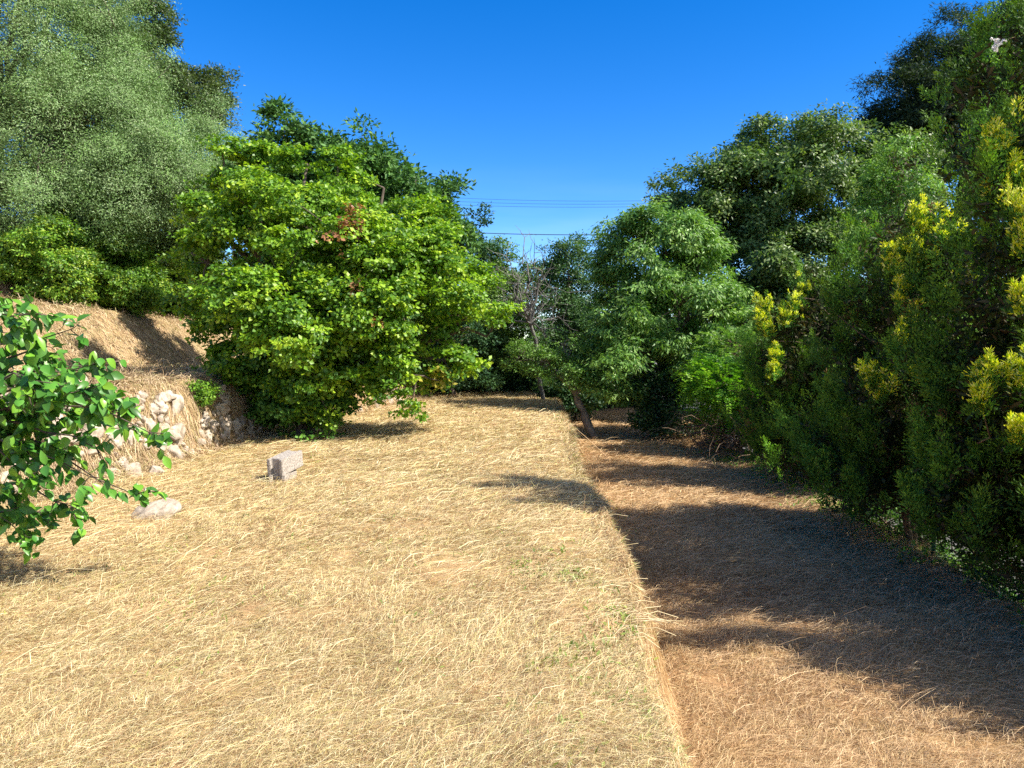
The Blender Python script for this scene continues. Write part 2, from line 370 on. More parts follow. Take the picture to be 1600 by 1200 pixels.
def crown(rng, parent, lobes, nclump, per, cr, L, W, pal, mat=None, flat=.55, upb=.6, outb=.45, rnd=.65, droop=0., name='crown',
          shell=.35, rough=.22, inner=.12, accent=None, gz=True, bough=9, br=.5):
    if bough:
        bc_, bn_ = lobe_points(rng, lobes, max(12, nclump // bough), shell, rough, inner)
        j = rng.integers(0, len(bc_), nclump); N = unit(rng.normal(size=(nclump, 3)) + bn_[j] * .8 + (0, 0, .35))
        bs = rng.uniform(.55, 1.35, len(bc_))[j][:, None]
        C = bc_[j] + N * bs * br * (rng.random((nclump, 1)) ** .4) * np.array((1, 1, .62)); cr = cr * .75
    else: C, N = lobe_points(rng, lobes, nclump, shell, rough, inner)
    cs = rng.uniform(.6, 1.3, nclump)
    idx = rng.integers(0, nclump, nclump * per); n = len(idx)
    g = np.clip(rng.normal(size=(n, 3)) * .5, -.95, .95)
    off = g * cr * cs[idx][:, None]; off[:, 2] *= flat
    off += N[idx] * (rng.random(n) * cr * .5)[:, None]
    pos = C[idx] + off
    nor = unit(N[idx] * outb + np.array((0, 0, upb)) + rng.normal(size=(n, 3)) * rnd)
    dv = unit(off + rng.normal(size=(n, 3)) * cr * .5); dv[:, 2] -= droop; 
    Ln = L * rng.uniform(.65, 1.25, n); Wn = W * rng.uniform(.7, 1.2, n)
    col = pick(rng, pal, n, .2, rng.integers(0, 99, nclump)[idx])
    if accent is not None:
        for (ap, ar, ac) in accent:
            h_ = (np.linalg.norm((pos - np.array(ap)) * (1, .5, 1), axis=1) < ar * rng.uniform(.6, 1.3, n)) & (rng.random(n) < .8)
            col[h_] = np.array(ac) * rng.uniform(.7, 1.2, (h_.sum(), 1))
    ok = pos[:, 2] > height(pos[:, 0], pos[:, 1], False) + .03
    leaf_mesh(name, rng, pos[ok], nor[ok], dv[ok], Ln[ok], Wn[ok], col[ok], mat or M_leaf, parent)
    return C, N
def skeleton(rng, parent, base, lobes, C, r0, ntw, mat=None, lean=None, twr=.006, top=None, name='trunk', split=.35):
    T = Tubes(); base = np.array(base, float)
    Lb = np.array(lobes, float); cen = np.average(Lb[:, :3], axis=0, weights=Lb[:, 3])
    fork = np.array(lean, float) if lean is not None else base + (cen - base) * split
    pts = curve(base - (0, 0, .15), fork, rng, n=7, wig=.10); T.add(pts, np.linspace(r0 * 1.25, r0 * .75, 7) * (1 + .1 * rng.normal(size=7)), 8)
    ends = []
    for q in Lb:
        e_ = q[:3] + (0, 0, q[5] * .25)
        c = curve(fork, e_, rng, n=7, wig=.18, lift=.06); T.add(c, np.linspace(r0 * .62, r0 * .16, 7), 6); ends.append(c)
    al = np.concatenate([c[2:] for c in ends])
    sel = rng.choice(len(C), min(ntw, len(C)), replace=False)
    for s_ in sel:
        d = np.linalg.norm(al - C[s_], axis=1); st = al[np.argmin(d + rng.random(len(d)) * .3)]
        c = curve(st, C[s_], rng, n=5, wig=.2, lift=.05); T.add(c, np.linspace(max(twr * 2.2, r0 * .13), twr * .6, 5), 4)
    T.build(name, mat or M_bark, parent)
def LB(*spec):
    "lobes from (px,py,Z,rx_px,rz_px[,ry_m])"
    r = []
    for s_ in spec:
        px, py, Z, rx, rz = s_[:5]; c = P(px, py, Z); a = rx * Z / F; b_ = rz * Z / F
        r.append((c[0], c[1], c[2], a, s_[5] if len(s_) > 5 else a * .9, b_))
    return r
def tree(name, label, cat, base_xy, lobes, nclump, per, cr, L, W, pal, r0=.12, ntw=120, group=None, seed=0, bark=None, lean=None, trunk='trunk', split=.35, **kw):
    rng = np.random.default_rng(seed + 100)
    x, y = base_xy; z = H(x, y)
    root = empty(name, (x, y, z), label, cat, group)
    C, N = crown(rng, root, lobes, nclump, per, cr, L, W, pal, **kw)
    skeleton(rng, root, (x, y, z), lobes, C, r0, ntw, bark, lean, split=split, name=trunk)
    return root, C, N, rng

G_judas = [(.10, .22, .022), (.16, .31, .022), (.24, .40, .025), (.075, .18, .022), (.33, .48, .03), (.13, .26, .022)]
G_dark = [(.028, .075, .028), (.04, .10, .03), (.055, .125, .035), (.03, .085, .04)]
G_olive = [(.16, .27, .09), (.20, .31, .12), (.13, .22, .07), (.25, .35, .16), (.16, .30, .07), (.14, .25, .07)]
G_lent = [(.10, .22, .03), (.15, .30, .03), (.19, .36, .035), (.07, .16, .03), (.28, .38, .04)]
G_walnut = [(.11, .24, .05), (.15, .30, .065), (.20, .36, .08), (.08, .19, .04), (.25, .40, .11)]
G_oak = [(.08, .16, .035), (.10, .18, .045), (.14, .23, .06), (.05, .105, .03), (.19, .27, .08)]
G_pinn = [(.10, .29, .022), (.16, .38, .028), (.24, .46, .035), (.07, .20, .02)]
G_pine = [(.022, .045, .025), (.03, .06, .03), (.04, .075, .04)]
G_mid = [(.09, .18, .035), (.13, .24, .045), (.17, .29, .055), (.06, .13, .03)]

# ---------------------------------------------------------------- the trees
tree('judas_tree', 'broad bright green tree with heart shaped leaves hanging low over the stone wall', 'tree', (-4.0, 14.0),
     LB((430, 370, 14.3, 90, 80), (375, 440, 14.2, 62, 75), (560, 420, 13.6, 105, 90), (440, 480, 13.0, 95, 70), (680, 440, 14.0, 65, 70),
        (620, 500, 13.4, 85, 62), (500, 560, 13.3, 70, 50), (720, 515, 14.3, 45, 48), (655, 595, 13.2, 26, 30), (690, 570, 13.6, 24, 28), (610, 570, 13.2, 24, 20), (610, 370, 14.6, 55, 36), (345, 345, 14.6, 28, 40), (370, 300, 15, 38, 36),
        (550, 345, 14.9, 60, 30), (440, 325, 15, 45, 30), (310, 310, 15, 18, 16), (350, 262, 15.2, 22, 20), (405, 262, 15.4, 24, 22), (480, 262, 15.2, 26, 20), (530, 290, 15, 30, 22), (600, 300, 15, 30, 24), (650, 335, 14.8, 26, 22), (700, 370, 14.8, 22, 20), (745, 430, 14.8, 18, 22), (760, 530, 14.8, 14, 16), (300, 400, 14.4, 22, 18), (400, 560, 13.8, 36, 30), (440, 585, 13.4, 45, 36), (500, 610, 13.0, 45, 34), (560, 570, 13.2, 40, 34), (580, 530, 13.0, 50, 34)),
     3300, 52, .25, .082, .068, G_judas, r0=.17, ntw=420, seed=1, flat=.35, rough=.46, upb=.75, outb=.7, br=.56, bough=19, shell=.42,
     accent=[(P(560, 330, 13.4), .22, (.40, .19, .10)), (P(548, 355, 12.9), .22, (.36, .16, .09)), (P(525, 378, 12.5), .20, (.42, .20, .11)), (P(535, 405, 12.4), .16, (.36, .17, .09)), (P(500, 370, 12.6), .1, (.4, .2, .1)), (P(555, 450, 12.4), .14, (.38, .2, .1)), (P(680, 600, 13.2), .3, (.35, .32, .05)), (P(590, 500, 12.4), .12, (.4, .22, .06))])
tree('ivy_clump', 'dark green ivy thicket wrapping the trunk under the bright spreading tree', 'ivy', (-4.05, 13.7),
     LB((470, 600, 13.6, 60, 55), (500, 640, 13.4, 40, 38), (430, 620, 14.0, 40, 50), (520, 560, 13.6, 60, 50)),
     420, 45, .2, .075, .07, [(.07, .17, .02), (.10, .23, .03), (.05, .13, .02)], r0=.06, ntw=90, seed=2, mat=M_ever)
tree('loquat_tree', 'dark bluish green tree crown rising behind the bright spreading tree', 'tree', (-4.3, 18.8),
     LB((450, 200, 18.4, 26, 20), (500, 222, 18.4, 22, 18), (565, 238, 18.4, 22, 18), (640, 280, 18.4, 24, 22), (700, 310, 18.8, 18, 20), (465, 245, 18.4, 50, 42), (560, 268, 18.4, 65, 45), (635, 325, 18.4, 48, 42), (500, 330, 18.8, 110, 90), (590, 420, 18.8, 110, 110), (690, 370, 18.8, 45, 55), (430, 270, 18.8, 30, 40), (440, 212, 18.4, 24, 22)),
     1500, 44, .36, .15, .065, [(.05, .13, .03), (.07, .17, .035), (.10, .21, .04), (.04, .11, .03)], r0=.15, ntw=260, seed=3, mat=M_ever, flat=.5, rough=.4, shell=.45, bough=6, br=.38)
tree('evergreen_tree', 'small dark evergreen tip poking out right of the bright spreading tree', 'tree', (-2.0, 24.5),
     LB((712, 350, 24, 28, 36), (700, 420, 24, 55, 70), (705, 540, 24.4, 60, 70)),
     560, 50, .36, .13, .06, G_dark, r0=.10, ntw=90, seed=4, mat=M_ever, rough=.35)
# olives on the hill
OG = 'olive trees on the hill'
ol = [('olive_tree', 'tall silvery olive tree at the left edge of the hill above the shrubs', (-15.0, 20.5), LB((40, 90, 20, 130, 120), (0, 30, 20, 120, 90), (110, -20, 20.5, 90, 60), (30, 330, 21, 110, 60), (-40, 360, 20, 80, 50), (120, 330, 21.5, 90, 50), (-60, 240, 20, 160, 130), (90, 240, 19.5, 130, 110), (30, 20, 20.5, 120, 90), (0, 310, 19.4, 120, 70)), 5),
      ('olive_tree', 'wide grey green olive tree in the middle of the hilltop row', (-13.4, 21.5), LB((165, 110, 21, 70, 70), (210, 195, 20.5, 60, 60), (180, 280, 20, 100, 75), (255, 270, 20.4, 60, 50), (130, 180, 20.4, 80, 80)), 6),
      ('olive_tree', 'smaller olive tree with feathery top right of the larger ones', (-12.6, 25.5), LB((322, 200, 23, 24, 34), (330, 270, 23, 50, 55), (270, 340, 22.5, 80, 60), (385, 240, 23.4, 26, 35), (380, 310, 23.5, 50, 60)), 7)]
for nm, lb, bxy, lobes, sd in ol:
    tree(nm, lb, 'olive tree', bxy, lobes, 4200 if sd == 5 else 3000 if sd < 7 else 1600, 98, .46, .066, .020, G_olive, r0=.22, ntw=420, seed=sd, mat=M_olive, group=OG,
         flat=.85, rough=.30, upb=.35, outb=1.0, rnd=.5, shell=.45, bark=M_bark, br=.85, bough=17)
tree('holm_oak', 'dark green tree crown showing above the silvery olive trees', 'tree', (-14, 27),
     LB((190, 40, 26, 55, 50), (228, 62, 26, 26, 40), (270, 140, 26, 45, 32), (290, 150, 26, 50, 40), (330, 165, 27, 22, 30), (240, 130, 26, 50, 60)),
     900, 50, .42, .12, .055, [(.07, .11, .035), (.09, .13, .04), (.05, .085, .03)], r0=.2, ntw=90, seed=8, rough=.4)
# lentisk shrubs
shr = [((70, 415, 18.2, 58, 52), 'rounded bright green shrub at the left end of the bank top'),
       ((140, 385, 20.6, 80, 72), 'tall bright green shrub second from the left on the bank top'),
       ((170, 440, 20.6, 70, 38), 'low bright green shrub in front of the taller hillside shrubs'),
       ((240, 390, 23.4, 72, 72), 'bright green shrub with yellowish tips beside the spreading tree'),
       ((295, 440, 25.2, 70, 50), 'broad green shrub half hidden behind the spreading tree branches')]
for k, (s_, lb) in enumerate(shr):
    c = P(*s_[:3]); px, py, Z, rx, rz = s_
    lobes = LB(s_, (px - rx * .5, py + rz * .4, Z - .3, rx * .6, rz * .6), (px + rx * .5, py + rz * .3, Z, rx * .6, rz * .65))
    tree('lentisk_shrub', lb, 'shrub', (c[0], c[1]), lobes, 900, 52, .24, .085, .045, G_lent, r0=.05, ntw=60, seed=20 + k,
         group='green shrubs along the top of the bank', flat=.6, rough=.3, trunk='stem', split=.2, br=.40, bough=16, outb=.8)
# middle background
tree('ash_tree', 'pale green small tree beside the bare branched tree in the middle distance', 'tree', (-.6, 27.6),
     LB((770, 440, 27, 45, 55), (750, 520, 27, 60, 60), (800, 500, 27, 50, 60), (790, 560, 27, 55, 40), (765, 385, 27, 14, 22)),
     1000, 44, .34, .10, .055, G_mid, r0=.09, ntw=160, seed=30, rough=.4, shell=.55)
tree('slender_tree', 'slender dark tree with thin leafy top standing against the sky in the gap', 'tree', (1.9, 25),
     LB((882, 395, 24.5, 20, 28), (905, 400, 25, 14, 22), (890, 440, 24.6, 34, 50), (880, 510, 24.5, 55, 60), (925, 480, 25, 40, 55)),
     520, 42, .34, .10, .05, [(.045, .11, .04), (.06, .14, .045), (.085, .17, .05)], r0=.08, ntw=160, seed=31, rough=.5, shell=.6)
tree('background_tree', 'bushy green tree behind the bare branches in the far middle', 'tree', (0.5, 29),
     LB((830, 430, 28, 45, 40), (800, 470, 28, 60, 60), (850, 490, 28, 60, 70), (740, 480, 28, 60, 60)), 520, 42, .42, .11, .06, G_mid, r0=.12, ntw=60, seed=32)
tree('background_tree', 'leafy green tree filling the gap left of the pale green walnut', 'tree', (3.4, 30),
     LB((935, 450, 29, 45, 45), (960, 500, 29, 60, 70), (920, 540, 29, 60, 50)), 420, 42, .42, .11, .06, G_dark, r0=.12, ntw=60, seed=33)
# walnut and the oak behind it
tree('walnut_tree', 'rounded pale green tree with drooping leaves right of the leaning trunk', 'tree', (4.6, 20.5),
     LB((1010, 410, 20, 65, 65), (1090, 420, 20, 55, 65), (1060, 500, 19.4, 90, 80), (970, 500, 20, 45, 65), (1000, 570, 19.5, 80, 60), (1120, 500, 19.6, 45, 60), (1150, 530, 19, 40, 45), (955, 570, 20, 30, 34), (1040, 380, 20, 60, 38)),
     1900, 44, .32, .14, .046, G_walnut, r0=.16, ntw=220, seed=40, droop=.8, flat=.5, rough=.3, upb=.35, outb=.9, rnd=.55, br=.6, bough=15)
tree('holm_oak', 'huge dark rounded oak towering behind the pale green walnut tree', 'oak tree', (9.5, 26),
     LB((1250, 300, 25, 110, 85), (1150, 330, 25, 90, 75), (1080, 320, 26, 52, 42), (1350, 310, 25, 80, 80), (1200, 420, 24.5, 110, 70), (1300, 420, 24.5, 120, 80), (1200, 500, 24, 100, 60), (1310, 260, 25, 60, 45), (1220, 250, 25.5, 50, 35)),
     3800, 52, .42, .155, .07, G_oak, r0=.3, ntw=160, seed=41, rough=.25, flat=.6, upb=.5, outb=.9, rnd=.55, br=.95, bough=20, inner=.15)
tree('stone_pine', 'very dark umbrella pine crown at the top right against the sky', 'pine tree', (15.5, 27),
     LB((1450, 150, 26, 75, 75), (1500, 100, 26, 80, 65), (1420, 200, 26, 42, 38), (1560, 90, 26, 70, 70), (1600, 160, 26, 110, 110), (1480, 210, 26, 70, 60), (1540, 60, 26, 60, 40), (1400, 190, 26, 22, 26), (1530, 180, 26.5, 110, 90), (1600, 40, 26, 60, 50)),
     3200, 64, .42, .17, .035, G_pine, r0=.28, ntw=120, seed=42, rough=.25, flat=.7, upb=.9, mat=M_thuja, br=.6, bough=10, inner=.25)
tree('walnut_tree', 'pale leafy tree top peeping between the dark oak and the conifers', 'tree', (10.0, 19.5),
     LB((1395, 255, 19, 42, 32), (1430, 262, 19, 25, 30), (1390, 330, 19, 50, 50), (1380, 420, 19.5, 60, 70)), 360, 44, .3, .12, .045, G_walnut, r0=.1, ntw=80, seed=43, droop=.6, rough=.4)

# far wood behind everything
rng = np.random.default_rng(7)
fl = []
for k in range(26):
    xx = -34 + k * 2.9 + rng.normal(0, .6); yy = 40 + rng.normal(0, 2.5) + abs(k - 13) * .3
    hz = H(xx, yy); tp = 2.8 if 11 < k < 14 else 4.8
    fl.append((xx, yy, hz + tp * .5, 2.4, 2.2, tp * .55 + rng.random() * .6))
C_, N_ = crown(rng, None, fl, 2600, 44, .7, .28, .17, G_dark + G_mid, name='distant_wood', br=.9)
tag(COL.objects['distant_wood'], 'dark wood closing off the far end of the terraces', kind='stuff')
# dark undergrowth along the far end of each terrace
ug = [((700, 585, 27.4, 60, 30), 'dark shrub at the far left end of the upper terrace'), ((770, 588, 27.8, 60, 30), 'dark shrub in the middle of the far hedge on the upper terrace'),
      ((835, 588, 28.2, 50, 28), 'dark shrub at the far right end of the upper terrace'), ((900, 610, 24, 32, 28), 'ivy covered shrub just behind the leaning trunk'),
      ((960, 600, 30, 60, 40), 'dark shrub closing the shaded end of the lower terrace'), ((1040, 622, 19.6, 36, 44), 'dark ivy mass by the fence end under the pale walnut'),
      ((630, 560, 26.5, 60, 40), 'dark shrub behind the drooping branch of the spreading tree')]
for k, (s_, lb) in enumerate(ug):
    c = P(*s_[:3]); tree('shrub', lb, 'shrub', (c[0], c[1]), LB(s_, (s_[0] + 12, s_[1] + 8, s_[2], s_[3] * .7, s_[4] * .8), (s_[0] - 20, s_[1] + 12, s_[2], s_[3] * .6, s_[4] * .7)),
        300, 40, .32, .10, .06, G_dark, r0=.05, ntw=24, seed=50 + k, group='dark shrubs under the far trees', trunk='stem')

# leaning fruit tree
b0 = P(931, 679, 19.6); bx, by = b0[0], b0[1]
tree('leaning_tree', 'small fruit tree leaning left with a bare brown trunk on the lower terrace', 'tree', (bx, by),
     LB((890, 585, 19.4, 45, 28), (930, 590, 19.4, 32, 22), (850, 570, 19.4, 32, 30), (880, 545, 19.6, 38, 25), (820, 560, 19.6, 22, 26)),
     420, 34, .2, .075, .035, [(.13,.26,.05),(.17,.31,.06),(.10,.21,.04)], r0=.11, ntw=260, seed=60, lean=P(900, 616, 19.5), rough=.5, shell=.6, mat=M_leaf, br=.3, bough=7, bark=M_barkpale)
# bare tree
rng = np.random.default_rng(61); T = Tubes()
bt = P(850, 622, 23.0); z = H(bt[0], bt[1]); root = empty('bare_tree', (bt[0], bt[1], z), 'leafless grey branched tree in the middle gap between the green crowns', 'tree')
fork = P(828, 505, 22.4); T.add(curve((bt[0], bt[1], z - .1), fork, rng, n=6), np.linspace(.07, .05, 6), 7)
for ex, ey in [(815, 365), (790, 400), (835, 395), (850, 410), (765, 440), (780, 470), (870, 450), (845, 440), (800, 430), (820, 480), (880, 500), (760, 500), (860, 530)]:
    e_ = P(ex, ey, 22.0 + rng.normal(0, .7)); c = curve(fork, e_, rng, n=8, wig=.35, lift=.08); T.add(c, np.linspace(.034, .008, 8), 5)
    for q in range(15):
        st = c[rng.integers(2, 8)]; e2 = st + rng.normal(0, .38, 3) + (0, 0, .12); c2 = curve(st, e2, rng, n=4, wig=.3); T.add(c2, np.linspace(.011, .004, 4), 3)
T.build('trunk', M_greybark, root)

# ---------------------------------------------------------------- pinnate shrub by the fence
def pinnate(name, label, cat, base, lobes, ncl, seed, pal, Lr=.36, npair=8, ll=.07, lw=.028, group=None):
    rng = np.random.default_rng(seed); root = empty(name, (base[0], base[1], H(*base)), label, cat, group)
    C, N = lobe_points(rng, lobes, ncl, .5, .3, .2)
    d = unit(N * .7 + rng.normal(size=N.shape) * .55 + np.array((0, 0, .35)))
    t_ = np.linspace(.15, 1, npair); 
    side = unit(np.cross(d, np.array((0, 0, 1.)))); nor0 = unit(np.cross(side, d))
    ps, ds, ns = [], [], []
    LL = Lr * rng.uniform(.6, 1.25, ncl)
    for tt in t_:
        ctr = C + d * (LL * tt)[:, None] + np.array((0, 0, -1.)) * (LL * tt * tt * .35)[:, None]
        for sg in (-1, 1):
            ps.append(ctr); ds.append(unit(side * sg + d * .45 + rng.normal(size=d.shape) * .12 - np.array((0, 0, .25)))); ns.append(unit(nor0 + rng.normal(size=d.shape) * .22))
    pos = np.concatenate(ps); n = len(pos)
    cl = np.tile(rng.integers(0, 99, ncl), npair * 2)
    ok = pos[:, 2] > height(pos[:, 0], pos[:, 1], False) + .05
    leaf_mesh('crown', rng, pos[ok], np.concatenate(ns)[ok], np.concatenate(ds)[ok], (ll * rng.uniform(.75, 1.2, n))[ok], (lw * rng.uniform(.8, 1.2, n))[ok], pick(rng, pal, n, .15, cl)[ok], M_leaf, root)
    skeleton(rng, root, (base[0], base[1], H(*base)), lobes, C, .035, 200, M_twig, name='stem', split=.2)
    return root
pinnate('robinia_shrub', 'vivid green feathery leaved shrub spilling over the wire fence', 'shrub', (5.7, 16.6),
        LB((1140, 600, 16.3, 62, 36), (1190, 640, 15.8, 40, 42), (1110, 590, 16.8, 40, 30), (1180, 590, 16.2, 42, 36), (1215, 690, 15.2, 26, 36), (1225, 650, 15.4, 40, 50), (1100, 625, 17.5, 30, 30), (1225, 725, 14.6, 18, 22), (1150, 640, 16.4, 50, 26)), 3200, 70, G_pinn)
pinnate('robinia_shrub', 'paler feathery leaved sapling standing just above the vivid green shrub', 'shrub', (6.1, 18.4),
        LB((1150, 545, 18.2, 50, 26), (1120, 560, 18.6, 36, 26)), 520, 71, G_walnut, Lr=.45, npair=10)

# ---------------------------------------------------------------- golden conifers
def conifer(label, base, topz, rad, seed, npl, yellow=(), dark=1.0, lean=(0, 0), per=90, size=.26, group='conifers along the fence', lowskirt=.25, sub=9):
    rng = np.random.default_rng(seed); bx, by = base; z0 = H(bx, by); hh_ = topz - z0
    root = empty('conifer', (bx, by, z0), label, 'conifer', group)
    # sub-cones: leaders and side plumes give the ragged outline
    leaders = [(0, 0, 0, hh_, rad)]
    for k in range(sub):
        a = rng.random() * 2 * pi; rr = rad * rng.uniform(.35, .8); leaders.append((cos(a) * rr, sin(a) * rr, 0, hh_ * rng.uniform(.45, .88), rad * rng.uniform(.35, .55)))
    wts = np.array([l[3] * l[4] for l in leaders]); wts /= wts.sum()
    npl0 = npl; npl = max(60, npl // 13)
    li = rng.choice(len(leaders), npl, p=wts); Lr = np.array(leaders)[li]
    t_ = 1 - np.sqrt(rng.random(npl)) ; t_ = lowskirt * .2 + t_ * (1 - lowskirt * .2)
    a = rng.random(npl) * 2 * pi
    prof = np.where(t_ < .25, .86 + t_ * .56, 1.0 * ((1 - t_) / .75) ** .6)
    bumpy = 1 + .55 * (vnoise(a * 3 + li * 5, t_ * 9, seed) - .5) + .45 * (vnoise(a * 8, t_ * 22, seed + 1) - .5)
    bumpy += .5 * (vnoise(a * 1.3 + li * 9, t_ * 5 + li * 3, seed + 7) - .5)
    r = Lr[:, 4] * prof * bumpy * (1 - .30 * rng.random(npl) ** 2)
    C = np.column_stack([bx + Lr[:, 0] + np.cos(a) * r + lean[0] * t_, by + Lr[:, 1] + np.sin(a) * r + lean[1] * t_, z0 + .3 + t_ * (Lr[:, 3] - .3)])
    C[:, 2] = np.maximum(C[:, 2], height(C[:, 0], C[:, 1], False) + .25 + .25 * rng.random(npl))
    outw = np.column_stack([np.cos(a), np.sin(a), np.zeros(npl)])
    axb = unit(np.array((0, 0, 1.)) + outw * rng.uniform(.2, .8, npl)[:, None] + rng.normal(size=(npl, 3)) * .15)
    Lb = rng.uniform(.30, .85, npl) * (size / .26) ** .5; wb = rng.uniform(.14, .24, npl); cb = rng.uniform(.62, 1.35, npl)
    jb = rng.integers(0, npl, npl0); npl = npl0; sb = rng.random(npl) ** .8
    C = C[jb] + axb[jb] * (sb * Lb[jb] - .12)[:, None] + rng.normal(size=(npl, 3)) * (wb[jb] * Lb[jb] * (1.05 - sb))[:, None]
    Lr = Lr[jb]; a = a[jb]; t_ = t_[jb]; outw = outw[jb] * 1.0; cbr = cb[jb]
    C[:, 2] = np.maximum(C[:, 2], height(C[:, 0], C[:, 1], False) + .08 + .2 * rng.random(npl))
    yel0 = np.zeros(npl); k0 = 0
    for (yp, yr) in yellow:                      # golden young growth stands a little proud of the crown
        m_ = int(8 + 110 * yr); q_ = np.array(yp) + rng.normal(size=(m_, 3)) * yr * (.40, .35, .60); C[k0:k0 + m_] = q_; yel0[k0:k0 + m_] = rng.random(m_) < .85
        outw[k0:k0 + m_] = (-.35, -.5, 0); k0 += m_
    ax = unit(np.array((0, 0, 1.)) + outw * rng.uniform(.15, .95, npl)[:, None] + rng.normal(size=(npl, 3)) * .18)
    sz = size * rng.uniform(.45, 1.5, npl); sz[:k0] *= .62
    n = npl * per; idx = np.repeat(np.arange(npl), per); s_ = rng.random(n)
    fan = unit(np.cross(ax, unit(rng.normal(size=(npl, 3)))))             # each spray is a flattened fan
    wfan = rng.normal(size=n) * .42; wout = rng.normal(size=n) * .14
    thick = np.cross(ax, fan)
    spread = (1 - s_ * .85) * sz[idx] * .40
    pos = C[idx] + ax[idx] * (s_ * sz[idx])[:, None] + fan[idx] * (wfan * spread * 1.6)[:, None] + thick[idx] * (wout * spread * 2)[:, None]
    dv = unit(ax[idx] + fan[idx] * (wfan * 1.3)[:, None] + rng.normal(size=(n, 3)) * .28)
    nor = unit(thick[idx] + rng.normal(size=(n, 3)) * .5)
    pal = np.array([(.06, .165, .025), (.095, .235, .03), (.14, .31, .035), (.045, .125, .025)]) * dark
    col = pick(rng, pal, n, .2, rng.integers(0, 99, npl)[idx])
    tipg = np.array((.28, .44, .04)) * dark
    k_ = np.clip(s_ * 1.3 - .45, 0, 1)[:, None] * rng.random((npl, 1))[idx] * .7
    col = (col * (1 - k_) + tipg * k_) * cbr[idx][:, None]
    yel = yel0.copy()
    for (yp, yr) in yellow:
        d = np.linalg.norm((C - np.array(yp)) * (1, .6, .75), axis=1); yel = np.maximum(yel, (d < yr * rng.uniform(.3, .8, npl)))
    yk = (yel[idx] > 0) & (s_ > rng.uniform(.1, .75, npl)[idx])
    col[yk] = np.array([(.74, .80, .03), (.86, .90, .05), (.34, .52, .02), (.88, .90, .25)])[rng.integers(0, 4, yk.sum())] * rng.uniform(.75, 1.15, (yk.sum(), 1))
    br = (vnoise(C[:, 0] * 5, C[:, 2] * 5, seed + 3) > .92)[idx] & (rng.random(n) < .6)
    col[br] = np.array((.20, .12, .06)) * dark
    leaf_mesh('crown', rng, pos, nor, dv, .044 * rng.uniform(.6, 1.3, n) * size / .26, .0135 * rng.uniform(.7, 1.3, n) * size / .26, col, M_thuja, root, fold=.05)
    # darker green and brown sprays filling the inside of the crown
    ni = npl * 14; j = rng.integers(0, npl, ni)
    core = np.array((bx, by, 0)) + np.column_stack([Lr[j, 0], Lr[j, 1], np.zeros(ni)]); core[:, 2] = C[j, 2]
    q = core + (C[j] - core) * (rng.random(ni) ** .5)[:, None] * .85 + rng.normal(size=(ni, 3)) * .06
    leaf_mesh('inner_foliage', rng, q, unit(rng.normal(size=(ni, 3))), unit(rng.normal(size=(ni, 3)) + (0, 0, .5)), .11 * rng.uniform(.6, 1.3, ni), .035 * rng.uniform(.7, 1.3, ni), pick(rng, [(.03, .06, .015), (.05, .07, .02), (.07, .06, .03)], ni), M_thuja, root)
    T = Tubes()
    for l in leaders[:6]:
        T.add(curve((bx, by, z0 - .1), (bx + l[0] * .8, by + l[1] * .8, z0 + l[3] * .85), rng, n=8, wig=.1), np.linspace(.055 if l[0] == 0 else .035, .01, 8), 6)
    for k in rng.choice(npl, 100, replace=False):
        st = np.array((bx + Lr[k, 0] * .7, by + Lr[k, 1] * .7, max(z0 + .15, C[k, 2] - .5 * rng.random() - .1)))
        T.add(curve(st, C[k] + ax[k] * sz[k] * .4, rng, n=5, wig=.25, sag=.05), np.linspace(.014, .004, 5), 4)
    T.build('trunk', M_twig, root)
    return root
def Y(*a): return [(P(px, py, Z), r) for px, py, Z, r in a]
conifer('small golden tipped conifer nearest the vivid green shrub', (5.4, 12.9), P(1262, 440, 12.9)[2], 1.2, 201, 2300,
        Y((1195, 485, 12.4, .16), (1258, 462, 12.5, .14), (1228, 500, 12.2, .15), (1245, 480, 12.2, .15), (1200, 520, 12.2, .12), (1207, 590, 12.1, .12), (1190, 510, 12.3, .10), (1213, 560, 12.1, .07)))
conifer('golden tipped conifer leaning over the fence in the middle of the row', (5.0, 9.0), P(1440, 335, 8.8)[2], 1.2, 202, 2300,
        Y((1440, 360, 8.5, .18), (1475, 385, 8.3, .15), (1400, 410, 8.2, .14), (1450, 420, 8.1, .13), (1505, 400, 8.2, .15), (1410, 470, 8.0, .10), (1510, 440, 8.1, .12), (1425, 500, 7.9, .09),
          (1360, 605, 7.9, .10), (1380, 620, 7.9, .09), (1440, 590, 7.8, .12), (1410, 540, 7.9, .07), (1480, 470, 8, .07)))
conifer('tall golden tipped conifer at the right edge of the picture', (5.3, 6.95), 6.5, 1.3, 203, 2900,
        Y((1570, 240, 6.6, .16), (1590, 290, 6.5, .16), (1590, 340, 6.4, .13), (1548, 235, 6.6, .08), (1540, 600, 6.0, .12), (1590, 590, 5.9, .12), (1530, 640, 5.9, .08), (1595, 480, 6, .08), (1590, 690, 5.8, .08), (1600, 390, 6.3, .12)))
conifer('tall dark conifer rising behind the golden tipped ones', (8.6, 12.2), 7.4, 1.7, 204, 2600, (), .9, size=.36, per=60)
conifer('dark pointed conifer beside the huge oak', (8.5, 15.4), P(1400, 245, 15.4)[2], 1.8, 205, 2600, (), .9, size=.36, per=60)
conifer('near conifer just outside the right edge whose shade falls on the hay', (5.2, 4.95), 3.9, 1.25, 207, 900, (), .9, size=.34)

